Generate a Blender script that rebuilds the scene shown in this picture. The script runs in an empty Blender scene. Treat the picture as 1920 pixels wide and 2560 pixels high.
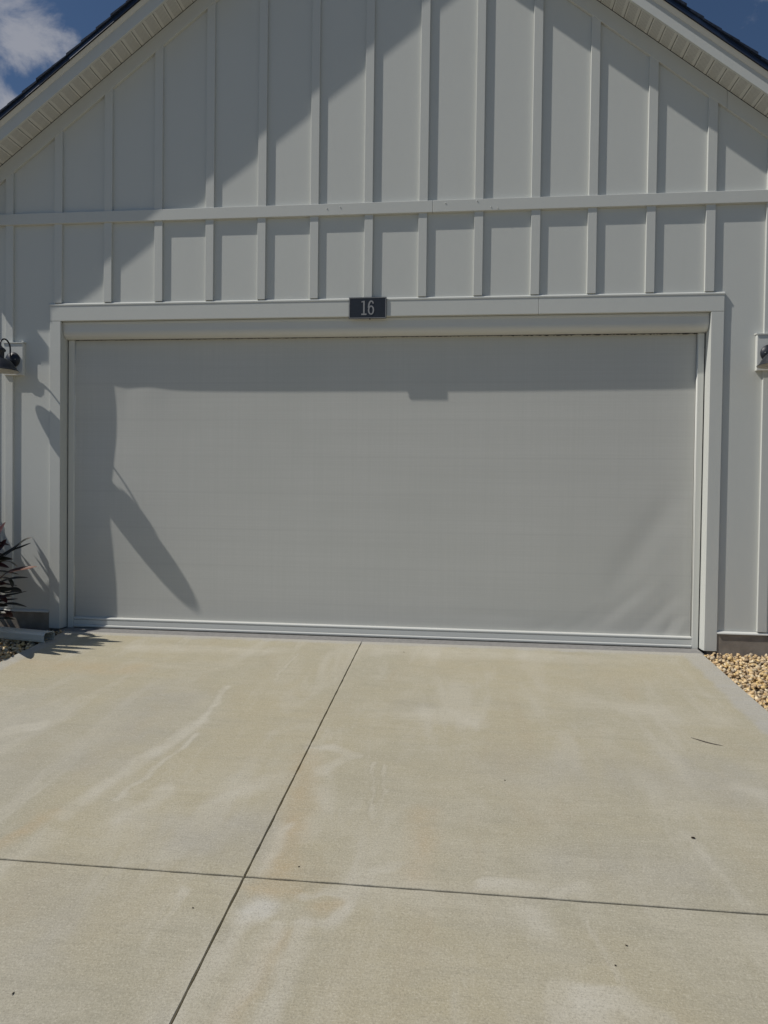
import bpy, bmesh, math, random
import numpy as np
from mathutils import Vector, Matrix
random.seed(7); rng = np.random.default_rng(11)
sc = bpy.context.scene
COL = sc.collection

# ------------------------------------------------------------------ camera
cam_d = bpy.data.cameras.new('camera'); cam = bpy.data.objects.new('camera', cam_d); COL.objects.link(cam)
cam_d.sensor_fit = 'VERTICAL'; cam_d.sensor_height = 36.0; cam_d.lens = 36.0 * 1766.0 / 2560.0
cam_d.clip_start = 0.05; cam_d.clip_end = 2000
PIT, YAW, ROLL = -0.0200, 0.1077, 0.0129
fwd = Vector((-math.sin(YAW)*math.cos(PIT), math.cos(YAW)*math.cos(PIT), math.sin(PIT)))
r0 = Vector((math.cos(YAW), math.sin(YAW), 0)); u0 = r0.cross(fwd)
rt = r0*math.cos(ROLL) + u0*math.sin(ROLL); up = -r0*math.sin(ROLL) + u0*math.cos(ROLL)
cam.matrix_world = Matrix(((rt.x, up.x, -fwd.x, 0.7425), (rt.y, up.y, -fwd.y, -5.2593), (rt.z, up.z, -fwd.z, 1.0654), (0, 0, 0, 1)))
sc.camera = cam

# ------------------------------------------------------------------ light
TH, TV = 3.3, 4.2                       # sun: 3.3 m along the wall and 4.2 m down per metre of depth
SUN = Vector((-TH, -1.0, TV)).normalized()
sun_d = bpy.data.lights.new('sun', 'SUN'); sun = bpy.data.objects.new('sun', sun_d); COL.objects.link(sun)
sun_d.energy = 3.2; sun_d.angle = math.radians(0.55); sun_d.color = (1.0, 0.955, 0.89)
sun.rotation_euler = (-SUN).to_track_quat('-Z', 'Y').to_euler(); sun.location = SUN*30
world = bpy.data.worlds.new('World'); sc.world = world; world.use_nodes = True
wt = world.node_tree; wt.nodes.clear()
SKY_STRENGTH = 0.050
def build_world():
    L = wt.links.new; n = wt.nodes.new
    sky = n('ShaderNodeTexSky'); sky.sky_type = 'NISHITA'; sky.sun_disc = False
    sky.sun_elevation = math.asin(SUN.z); sky.sun_rotation = math.atan2(SUN.x, SUN.y)
    sky.air_density = 1.0; sky.dust_density = 0.1; sky.ozone_density = 6.0
    tc = n('ShaderNodeTexCoord')
    # scattered fair-weather cumulus: noise on the sky vector, flattened towards the horizon
    mp = n('ShaderNodeMapping'); mp.inputs['Scale'].default_value = (1.0, 1.0, 1.5); mp.inputs['Location'].default_value = (0.31, 0.17, 0.42)
    L(tc.outputs['Generated'], mp.inputs['Vector'])
    nz = n('ShaderNodeTexNoise'); nz.inputs['Scale'].default_value = 9.0; nz.inputs['Detail'].default_value = 9; nz.inputs['Roughness'].default_value = 0.62; nz.inputs['Distortion'].default_value = 0.35
    L(mp.outputs['Vector'], nz.inputs['Vector'])
    spots = [((-0.480, 0.724, 0.496), 0.054), ((-0.520, 0.742, 0.425), 0.04), ((0.6, -0.5, 0.45), 0.12), ((-0.7, -0.55, 0.4), 0.1), ((0.2, -0.9, 0.5), 0.1), ((0.85, 0.3, 0.4), 0.1), ((-0.15, -0.3, 0.9), 0.1)]
    acc = None
    for d, r in spots:
        v = Vector(d).normalized()
        ds = n('ShaderNodeVectorMath'); ds.operation = 'DISTANCE'; L(tc.outputs['Generated'], ds.inputs[0]); ds.inputs[1].default_value = v
        mr = n('ShaderNodeMapRange'); mr.interpolation_type = 'SMOOTHSTEP'; L(ds.outputs['Value'], mr.inputs['Value'])
        mr.inputs['From Min'].default_value = 0.0; mr.inputs['From Max'].default_value = r*1.6; mr.inputs['To Min'].default_value = 0.24; mr.inputs['To Max'].default_value = 0.0
        if acc is None: acc = mr.outputs['Result']
        else:
            m = n('ShaderNodeMath'); m.operation = 'MAXIMUM'; L(acc, m.inputs[0]); L(mr.outputs['Result'], m.inputs[1]); acc = m.outputs[0]
    ad = n('ShaderNodeMath'); ad.operation = 'ADD'; L(nz.outputs['Fac'], ad.inputs[0]); L(acc, ad.inputs[1])
    mk = n('ShaderNodeMapRange'); mk.interpolation_type = 'SMOOTHSTEP'; L(ad.outputs[0], mk.inputs['Value'])
    mk.inputs['From Min'].default_value = 0.63; mk.inputs['From Max'].default_value = 0.84; mk.inputs['To Max'].default_value = 0.85
    mx = n('ShaderNodeMix'); mx.data_type = 'RGBA'; L(mk.outputs['Result'], mx.inputs['Factor'])
    L(sky.outputs['Color'], mx.inputs[6]); mx.inputs[7].default_value = (6.6, 6.8, 7.6, 1)
    bg = n('ShaderNodeBackground'); bg.inputs['Strength'].default_value = SKY_STRENGTH; L(mx.outputs[2], bg.inputs['Color'])
    out = n('ShaderNodeOutputWorld'); L(bg.outputs[0], out.inputs['Surface'])
build_world()
sc.view_settings.view_transform = 'Standard'; sc.view_settings.look = 'None'; sc.view_settings.gamma = 1.0
sc.view_settings.exposure = 0.0; sc.cycles.max_bounces = 5; sc.cycles.diffuse_bounces = 3; sc.view_settings.use_curve_mapping = False

# ------------------------------------------------------------------ material helpers
class G:
    """tiny node-graph helper"""
    def __init__(s, name, rough=0.6, spec=0.5):
        s.m = bpy.data.materials.new(name); s.m.use_nodes = True; s.t = s.m.node_tree
        s.b = s.t.nodes['Principled BSDF']; s.b.inputs['Roughness'].default_value = rough
        s.b.inputs['Specular IOR Level'].default_value = spec
        s.co = s.n('ShaderNodeTexCoord').outputs['Object']; s._geo = None
    def n(s, t): return s.t.nodes.new(t)
    def put(s, sock, v):
        if hasattr(v, 'is_linked') or isinstance(v, bpy.types.NodeSocket): s.t.links.new(v, sock)
        else: sock.default_value = v
    def pos(s):
        if s._geo is None: s._geo = s.n('ShaderNodeNewGeometry').outputs['Position']
        return s._geo
    def sep(s, v):
        x = s.n('ShaderNodeSeparateXYZ'); s.put(x.inputs[0], v); return x.outputs
    def mp(s, v, scale=(1, 1, 1), loc=(0, 0, 0), rot=(0, 0, 0)):
        x = s.n('ShaderNodeMapping'); s.put(x.inputs['Vector'], v); x.inputs['Scale'].default_value = scale; x.inputs['Location'].default_value = loc; x.inputs['Rotation'].default_value = rot
        return x.outputs[0]
    def noise(s, v, scale, detail=4, rough=0.55, dist=0.0):
        x = s.n('ShaderNodeTexNoise'); s.put(x.inputs['Vector'], v); x.inputs['Scale'].default_value = scale; x.inputs['Detail'].default_value = detail; x.inputs['Roughness'].default_value = rough; x.inputs['Distortion'].default_value = dist
        return x.outputs['Fac']
    def math(s, op, a, b=0.0, c=None):
        x = s.n('ShaderNodeMath'); x.operation = op; s.put(x.inputs[0], a); s.put(x.inputs[1], b)
        if c is not None: s.put(x.inputs[2], c)
        return x.outputs[0]
    def rng(s, v, a, b, c=0.0, d=1.0, smooth=True):
        x = s.n('ShaderNodeMapRange'); x.interpolation_type = 'SMOOTHSTEP' if smooth else 'LINEAR'; s.put(x.inputs['Value'], v)
        for k, q in (('From Min', a), ('From Max', b), ('To Min', c), ('To Max', d)): s.put(x.inputs[k], q)
        return x.outputs[0]
    def mix(s, f, a, b, mode='MIX'):
        x = s.n('ShaderNodeMix'); x.data_type = 'RGBA'; x.blend_type = mode; s.put(x.inputs['Factor'], f)
        for i, q in ((6, a), (7, b)):
            s.put(x.inputs[i], (*q, 1) if isinstance(q, tuple) and len(q) == 3 else q)
        return x.outputs[2]
    def bump(s, h, strength, dist=0.002, prev=None):
        x = s.n('ShaderNodeBump'); s.put(x.inputs['Height'], h); x.inputs['Strength'].default_value = strength; x.inputs['Distance'].default_value = dist
        if prev is not None: s.put(x.inputs['Normal'], prev)
        return x.outputs[0]
    def fin(s, col=None, normal=None, rough=None):
        if col is not None: s.put(s.b.inputs['Base Color'], (*col, 1) if isinstance(col, tuple) and len(col) == 3 else col)
        if normal is not None: s.put(s.b.inputs['Normal'], normal)
        if rough is not None: s.put(s.b.inputs['Roughness'], rough)
        return s.m

M = {}
def paint(name, col, grain=1.0, rough=0.62, dirt=0.06):
    g = G(name, rough, 0.3); P = g.pos()
    a = g.noise(P, 1.3, 4); d = g.noise(g.mp(P, (6, 6, 0.8)), 2.0, 5, 0.6)
    c = g.mix(g.rng(a, 0.35, 0.7, 0, dirt), col, tuple(x*0.75 for x in col))
    c = g.mix(g.rng(d, 0.55, 0.8, 0, dirt*1.5), c, (col[0]*0.82, col[1]*0.8, col[2]*0.74))
    h = g.noise(g.mp(P, (1, 1, 0.35)), 170, 4, 0.6)
    h2 = g.noise(P, 9, 3)
    b = g.bump(h2, 0.10*grain, 0.004); b = g.bump(h, 0.10*grain, 0.0012, b)
    return g.fin(c, b)
WHITE = (0.637, 0.650, 0.612)
M['siding'] = paint('painted_siding', WHITE, 1.0)
M['trim'] = paint('painted_trim', (0.634, 0.646, 0.608), 1.5, 0.55)
M['alum'] = paint('white_aluminium', (0.70, 0.705, 0.66), 0.25, 0.55, 0.03)
M['cream_alum'] = paint('cream_aluminium', (0.70, 0.70, 0.655), 0.25, 0.36, 0.05)

def mk_soffit():
    g = G('perforated_soffit', 0.5, 0.3); P = g.pos()
    oc = g.n('ShaderNodeUVMap').outputs[0]
    x, y, _ = g.sep(oc)
    # hexagonal grid of small round perforations in the middle of every panel
    S = 0.0105
    def dots(ox, oy):
        fx = g.math('SUBTRACT', g.math('FRACT', g.math('ADD', g.math('DIVIDE', x, S), ox)), 0.5)
        fy = g.math('SUBTRACT', g.math('FRACT', g.math('ADD', g.math('DIVIDE', y, S*1.5), oy)), 0.5)
        fy = g.math('MULTIPLY', fy, 1.5)
        return g.math('SQRT', g.math('ADD', g.math('MULTIPLY', fx, fx), g.math('MULTIPLY', fy, fy)))
    d = g.math('MINIMUM', dots(0, 0), dots(0.5, 0.5))
    hole = g.rng(d, 0.17, 0.27, 1, 0)
    win = g.math('MULTIPLY', g.rng(x, 0.012, 0.014), g.rng(x, 0.076, 0.078, 1, 0))
    hole = g.math('MULTIPLY', hole, win)
    c = g.mix(hole, (0.68, 0.675, 0.63), (0.12, 0.12, 0.11))
    return g.fin(c, g.bump(g.noise(P, 30, 3), 0.1, 0.002))
M['soffit'] = mk_soffit()

def mk_fabric():
    g = G('woven_screen_fabric', 0.75, 0.2); P = g.pos(); x, y, z = g.sep(P)
    wz = g.math('SINE', g.math('MULTIPLY', z, 3100.0)); wx = g.math('SINE', g.math('MULTIPLY', x, 3100.0))
    streak = g.noise(g.mp(P, (0.35, 1, 42)), 3.0, 5, 0.65)
    streakv = g.noise(g.mp(P, (42, 1, 0.5)), 2.2, 4, 0.6)
    cloud = g.noise(P, 1.1, 3)
    c = g.mix(g.rng(streak, 0.3, 0.7, 0, 1), (0.588, 0.588, 0.550), (0.622, 0.622, 0.584))
    c = g.mix(g.rng(streakv, 0.35, 0.7, 0, 0.45), c, (0.565, 0.572, 0.53))
    c = g.mix(g.rng(cloud, 0.4, 0.7, 0, 0.4), c, (0.555, 0.562, 0.52))
    # faint welded seams between fabric widths
    for zs in (0.235, 0.52, 0.805, 1.09, 1.375, 1.66, 1.945):
        dz = g.math('ABSOLUTE', g.math('SUBTRACT', z, zs))
        c = g.mix(g.rng(dz, 0.003, 0.011, 0.10, 0), c, (0.42, 0.42, 0.40))
    # dust near the bottom hem
    c = g.mix(g.math('MULTIPLY', g.rng(z, 0.07, 0.45, 0.5, 0), g.noise(g.mp(P, (1, 1, 5)), 2.5, 5)), c, (0.50, 0.49, 0.455))
    b = g.bump(g.math('MULTIPLY', wz, wx), 0.05, 0.0006)
    b = g.bump(streak, 0.10, 0.0012, b)
    return g.fin(c, b)
M['fabric'] = mk_fabric()

def mk_concrete():
    g = G('broomed_concrete', 0.85, 0.25); P = g.pos(); x, y, z = g.sep(P)
    n1 = g.noise(P, 0.9, 5, 0.6, 0.4); n2 = g.noise(P, 3.1, 5, 0.62, 0.6); n3 = g.noise(g.mp(P, (0.8, 6.0, 1)), 3.2, 6, 0.7)
    run = g.noise(g.mp(P, (4.2, 0.9, 1), (3.1, 0, 0), (0, 0, 0.12)), 1.0, 5, 0.6, 0.5)
    fine = g.noise(P, 260, 3, 0.7); speck = g.noise(P, 150, 3, 0.7)
    c = g.mix(g.rng(n1, 0.32, 0.68), (0.470, 0.420, 0.292), (0.430, 0.398, 0.300))
    c = g.mix(g.rng(n2, 0.42, 0.72, 0, 0.6), c, (0.515, 0.477, 0.372))
    c = g.mix(g.rng(n3, 0.45, 0.75, 0, 0.45), c, (0.372, 0.344, 0.262))
    c = g.mix(g.rng(n3, 0.25, 0.42, 0.4, 0), c, (0.53, 0.486, 0.366))
    c = g.mix(g.rng(run, 0.50, 0.68, 0, 0.55), c, (0.545, 0.510, 0.418)); c = g.mix(g.rng(run, 0.30, 0.46, 0.45, 0), c, (0.445, 0.385, 0.268))
    at = g.n('ShaderNodeAttribute'); at.attribute_name = 'stain'
    c = g.mix(g.math('MULTIPLY', at.outputs['Alpha'], g.rng(n3, 0.3, 0.65, 1.0, 0.72)), c, at.outputs['Color'])
    # trowelled margins: along the door and along the right-hand edge the paste is smoother and paler grey
    w = g.math('MULTIPLY', g.math('SUBTRACT', g.noise(P, 7, 6, 0.7), 0.5), 0.16)
    md = g.rng(g.math('ADD', y, w), -0.17, -0.10); mr = g.rng(g.math('ADD', x, g.math('MULTIPLY', w, 0.8)), 2.285, 2.335, 0, 0.85)
    ml = g.rng(g.math('ADD', x, g.math('MULTIPLY', w, 0.8)), -2.23, -2.18, 0.8, 0)
    mm = g.math('MAXIMUM', g.math('MAXIMUM', md, mr), ml)
    c = g.mix(g.math('MULTIPLY', mm, g.rng(n3, 0.3, 0.7, 0.95, 0.6)), c, (0.465, 0.452, 0.418))
    broom = g.noise(g.mp(P, (5, 110, 1)), 3.0, 4, 0.7)
    # sand grain, pin holes
    c = g.mix(g.rng(speck, 0.50, 0.68, 0, 0.42), c, (0.26, 0.235, 0.18)); c = g.mix(g.rng(speck, 0.30, 0.48, 0.45, 0), c, (0.66, 0.62, 0.50))
    c = g.mix(g.rng(broom, 0.50, 0.72, 0, 0.35), c, (0.30, 0.272, 0.205)); c = g.mix(g.rng(broom, 0.30, 0.46, 0.3, 0), c, (0.62, 0.58, 0.46))
    pin = g.noise(P, 61, 2, 0.5); c = g.mix(g.rng(pin, 0.79, 0.81, 0, 0.7), c, (0.14, 0.12, 0.095))
    keep = g.math('SUBTRACT', 1.0, g.math('MULTIPLY', mm, 0.75))
    b = g.bump(g.noise(P, 2.2, 4), 0.25, 0.006); b = g.bump(g.math('MULTIPLY', broom, keep), 0.45, 0.0022, b); b = g.bump(fine, 0.55, 0.0013, b); b = g.bump(speck, 0.5, 0.002, b)
    return g.fin(c, b)
M['concrete'] = mk_concrete()

def simple(name, col, rough=0.6, spec=0.4, var=0.12, scale=8.0, metallic=0.0, bumpamt=0.2, bscale=60):
    g = G(name, rough, spec); P = g.pos(); g.b.inputs['Metallic'].default_value = metallic
    c = g.mix(g.rng(g.noise(P, scale, 5, 0.6), 0.3, 0.7), tuple(x*(1-var) for x in col), tuple(min(1, x*(1+var)) for x in col))
    return g.fin(c, g.bump(g.noise(P, bscale, 4, 0.6), bumpamt, 0.002))
M['foundation'] = simple('foundation_concrete', (0.30, 0.265, 0.225), 0.9, 0.2, 0.22, 6, 0, 0.5, 90)
M['joint'] = simple('joint_filler', (0.07, 0.07, 0.065), 0.9, 0.2, 0.2, 20)
M['sill'] = simple('rubber_threshold', (0.27, 0.262, 0.25), 0.8, 0.2, 0.10, 30, 0, 0.3, 80)
M['rubber'] = simple('black_rubber', (0.03, 0.03, 0.032), 0.6, 0.4, 0.2, 12)
M['lamp'] = simple('lamp_black_paint', (0.020, 0.023, 0.032), 0.42, 0.5, 0.15, 30, 0, 0.05, 200)
M['lamp_inside'] = simple('lamp_white_enamel', (0.52, 0.52, 0.49), 0.4, 0.5, 0.05, 10)
M['plate'] = simple('plate_navy', (0.016, 0.021, 0.030), 0.45, 0.5, 0.12, 30, 0, 0.03, 200)
M['plate_grey'] = simple('plate_pewter', (0.30, 0.305, 0.31), 0.5, 0.5, 0.1, 40, 0, 0.05, 200)
M['shingle'] = simple('asphalt_shingle', (0.018, 0.028, 0.050), 0.9, 0.3, 0.4, 40, 0, 0.8, 220)
M['drip'] = simple('dark_drip_edge', (0.024, 0.040, 0.080), 0.28, 0.6, 0.1, 6, 0.0, 0.05, 40)
M['soil'] = simple('soil', (0.10, 0.078, 0.055), 0.95, 0.1, 0.35, 4, 0, 0.8, 30)
M['asphalt'] = simple('street_asphalt', (0.05, 0.05, 0.05), 0.9, 0.2, 0.3, 5, 0, 0.8, 120)
M['bounce_ground'] = simple('bounce_yard', (0.27, 0.24, 0.185), 0.95, 0.1, 0.25, 3, 0, 0.9, 60)  # unseen yard, toned pale to bounce light into the shaded wall
M['dark'] = simple('dark_interior', (0.05, 0.05, 0.05), 0.9, 0.1)
M['downspout'] = paint('downspout_aluminium', (0.71, 0.715, 0.655), 0.2, 0.5, 0.12)
M['cane'] = simple('cane_bark', (0.13, 0.10, 0.07), 0.9, 0.1, 0.3, 30, 0, 0.8, 60)
M['debris'] = simple('dry_debris', (0.045, 0.034, 0.024), 0.9, 0.1, 0.3, 60)
M['stain_mark'] = simple('tyre_rubber_mark', (0.10, 0.09, 0.075), 0.9, 0.1, 0.2, 60)

def mk_leaf(name, a, b):
    g = G(name, 0.42, 0.45); P = g.pos(); u = g.n('ShaderNodeUVMap').outputs[0]; ux, uy, _ = g.sep(u)
    c = g.mix(g.rng(g.noise(P, 14, 4), 0.35, 0.65), a, b)
    c = g.mix(g.rng(g.math('ABSOLUTE', g.math('SUBTRACT', ux, 0.5)), 0.02, 0.07, 0.5, 0), c, tuple(min(1, q*2.0) for q in b))
    c = g.mix(g.rng(uy, 0.86, 1.0, 0, 0.7), c, (0.11, 0.065, 0.04))
    g.b.inputs['Transmission Weight'].default_value = 0.0; g.b.inputs['Subsurface Weight'].default_value = 0.0
    veins = g.math('SINE', g.math('MULTIPLY', ux, 90.0))
    return g.fin(c, g.bump(veins, 0.12, 0.001))
M['leaf_maroon'] = mk_leaf('leaf_maroon', (0.050, 0.018, 0.020), (0.085, 0.030, 0.028))
M['leaf_green'] = mk_leaf('leaf_olive', (0.028, 0.030, 0.020), (0.050, 0.045, 0.028))
M['leaf_rust'] = mk_leaf('leaf_rust', (0.12, 0.050, 0.032), (0.17, 0.075, 0.045))

def mk_pebble(name, k):
    g = G(name, 0.7, 0.3); P = g.pos(); at = g.n('ShaderNodeAttribute'); at.attribute_name = 'stone_colour'
    c = g.mix(g.rng(g.noise(P, 60, 4), 0.35, 0.7, 0, 0.35), at.outputs['Color'], (0.62, 0.53, 0.40))
    return g.fin(c, g.bump(g.noise(P, 120, 4), 0.35, 0.002))
M['pebble'] = mk_pebble('river_pebble', 1)

# ------------------------------------------------------------------ object helpers
WL = {}                                     # world location of each parent
def link(o, parent=None):
    COL.objects.link(o)
    if parent is not None:
        o.parent = parent; o.location = -WL[parent.name]
    WL[o.name] = Vector((0, 0, 0))
    return o
def tag(o, label=None, cat=None, group=None, kind=None):
    for k, v in (('label', label), ('category', cat), ('group', group), ('kind', kind)):
        if v: o[k] = v
    return o
def thing(name, loc, label, cat, group=None):
    o = bpy.data.objects.new(name, None); COL.objects.link(o); o.location = loc; o.empty_display_size = 0.1
    WL[o.name] = Vector(loc); return tag(o, label, cat, group)
def from_bm(name, bm, mat, parent=None, smooth=False):
    bmesh.ops.recalc_face_normals(bm, faces=bm.faces[:])
    me = bpy.data.meshes.new(name); bm.to_mesh(me); bm.free()
    if smooth:
        for p in me.polygons: p.use_smooth = True
    for m in (mat if isinstance(mat, (list, tuple)) else [mat]): me.materials.append(M[m])
    return link(bpy.data.objects.new(name, me), parent)
def bm_box(bm, x0, x1, y0, y1, z0, z1):
    v = [bm.verts.new(p) for p in ((x0, y0, z0), (x1, y0, z0), (x1, y1, z0), (x0, y1, z0), (x0, y0, z1), (x1, y0, z1), (x1, y1, z1), (x0, y1, z1))]
    for f in ((0, 1, 2, 3), (4, 5, 6, 7), (0, 1, 5, 4), (1, 2, 6, 5), (2, 3, 7, 6), (3, 0, 4, 7)): bm.faces.new([v[i] for i in f])
def bev(bm, w, seg=1):
    if w > 0:
        bmesh.ops.recalc_face_normals(bm, faces=bm.faces[:])
        bmesh.ops.bevel(bm, geom=bm.edges[:], offset=w, segments=seg, affect='EDGES', profile=0.5)
def box(name, x0, x1, y0, y1, z0, z1, mat, parent=None, w=0.0015):
    bm = bmesh.new(); bm_box(bm, x0, x1, y0, y1, z0, z1); bev(bm, w); return from_bm(name, bm, mat, parent)
def bm_prism(bm, pts, axis, a, b):
    """extrude a 2-D outline along an axis ('y': pts are x,z  'x': pts are y,z)"""
    mk = (lambda p, t: (p[0], t, p[1])) if axis == 'y' else (lambda p, t: (t, p[0], p[1]))
    A = [bm.verts.new(mk(p, a)) for p in pts]; B = [bm.verts.new(mk(p, b)) for p in pts]
    n = len(pts); bm.faces.new(A); bm.faces.new(B)
    for i in range(n): bm.faces.new((A[i], A[(i+1) % n], B[(i+1) % n], B[i]))
def prism(name, pts, axis, a, b, mat, parent=None, w=0.0, smooth=False):
    bm = bmesh.new(); bm_prism(bm, pts, axis, a, b); bev(bm, w); return from_bm(name, bm, mat, parent, smooth)
def clip_poly(pts, nx, nz, d):
    """keep the part of an x,z outline where nx*x+nz*z <= d"""
    out = []
    for i in range(len(pts)):
        p, q = pts[i], pts[(i+1) % len(pts)]; a = nx*p[0]+nz*p[1]-d; b = nx*q[0]+nz*q[1]-d
        if a <= 0: out.append(p)
        if (a < 0 < b) or (b < 0 < a):
            t = a/(a-b); out.append((p[0]+(q[0]-p[0])*t, p[1]+(q[1]-p[1])*t))
    return out
def lathe(bm, prof, center, seg=40, axis='z'):
    rings = []
    for r, h in prof:
        ring = []
        for k in range(seg):
            a = 2*math.pi*k/seg
            if axis == 'z': ring.append(bm.verts.new((center[0]+r*math.cos(a), center[1]+r*math.sin(a), center[2]+h)))
            else: ring.append(bm.verts.new((center[0]+r*math.cos(a), center[1]+h, center[2]+r*math.sin(a))))
        rings.append(ring)
    for A, B in zip(rings, rings[1:]):
        for k in range(seg): bm.faces.new((A[k], A[(k+1) % seg], B[(k+1) % seg], B[k]))
    return rings
def tube(bm, pts, rad, seg=12, cap=True):
    pts = [Vector(p) for p in pts]; rings = []; prev = None
    for i, p in enumerate(pts):
        t = (pts[min(i+1, len(pts)-1)]-pts[max(i-1, 0)]).normalized()
        if prev is None: n = t.orthogonal().normalized()
        else: n = (prev - t*prev.dot(t)).normalized()
        prev = n; b = t.cross(n); r = rad[i] if isinstance(rad, (list, tuple)) else rad
        rings.append([bm.verts.new(p + (n*math.cos(2*math.pi*k/seg)+b*math.sin(2*math.pi*k/seg))*r) for k in range(seg)])
    for A, B in zip(rings, rings[1:]):
        for k in range(seg): bm.faces.new((A[k], A[(k+1) % seg], B[(k+1) % seg], B[k]))
    if cap: bm.faces.new(rings[0]); bm.faces.new(rings[-1])

# ------------------------------------------------------------------ ground, driveway
SL = 0.0796                                # fall of the driveway towards the street
def gz(y): return SL*y if y > -8.0 else -SL*8.0
def ground():
    ys = [-400, -60, -14, -8.0, 0.0, 0.3, 60, 400]; xs = [-400, -40, 0, 40, 400]; V = []; F = []
    for y in ys:
        for x in xs: V.append((x, y, (gz(y) if y < 0 else 0.0) - 0.075))
    n = len(xs)
    for j in range(len(ys)-1):
        for i in range(n-1): F.append((j*n+i, j*n+i+1, (j+1)*n+i+1, (j+1)*n+i))
    me = bpy.data.meshes.new('ground'); me.from_pydata(V, [], F); me.materials.append(M['bounce_ground'])
    return tag(link(bpy.data.objects.new('ground', me)), kind='structure')
ground()
box('street', -60, 60, -15.0, -8.6, -0.72, -0.66, 'asphalt', None, 0.0); tag(bpy.data.objects['street'], kind='structure')
JX, JY, DX0, DX1 = 0.0277, -2.9366, -2.31, 2.455
drive = tag(thing('driveway', (0, -2, gz(-2)), None, None), kind='structure')
def vnoise(x, y, f, seed):
    """smooth value noise, 0..1"""
    r = np.random.default_rng(seed).random((64, 64)); u, v = x*f+13.7, y*f+41.3
    i, j = np.floor(u).astype(int), np.floor(v).astype(int); a, b = u-i, v-j; a = a*a*(3-2*a); b = b*b*(3-2*b)
    q = lambda m, n: r[m % 64, n % 64]
    return (q(i, j)*(1-a)+q(i+1, j)*a)*(1-b)+(q(i, j+1)*(1-a)+q(i+1, j+1)*a)*b
def fbm(x, y, f, seed, o=4): return sum(vnoise(x, y, f*2**k, seed+k)*0.5**k for k in range(o))/sum(0.5**k for k in range(o))
PALE = (0.60, 0.565, 0.475); WHT = (0.63, 0.615, 0.56); RUST = (0.50, 0.375, 0.215); GREY = (0.405, 0.385, 0.335); DARK = (0.33, 0.305, 0.25); TAN = (0.47, 0.415, 0.285)
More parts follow.
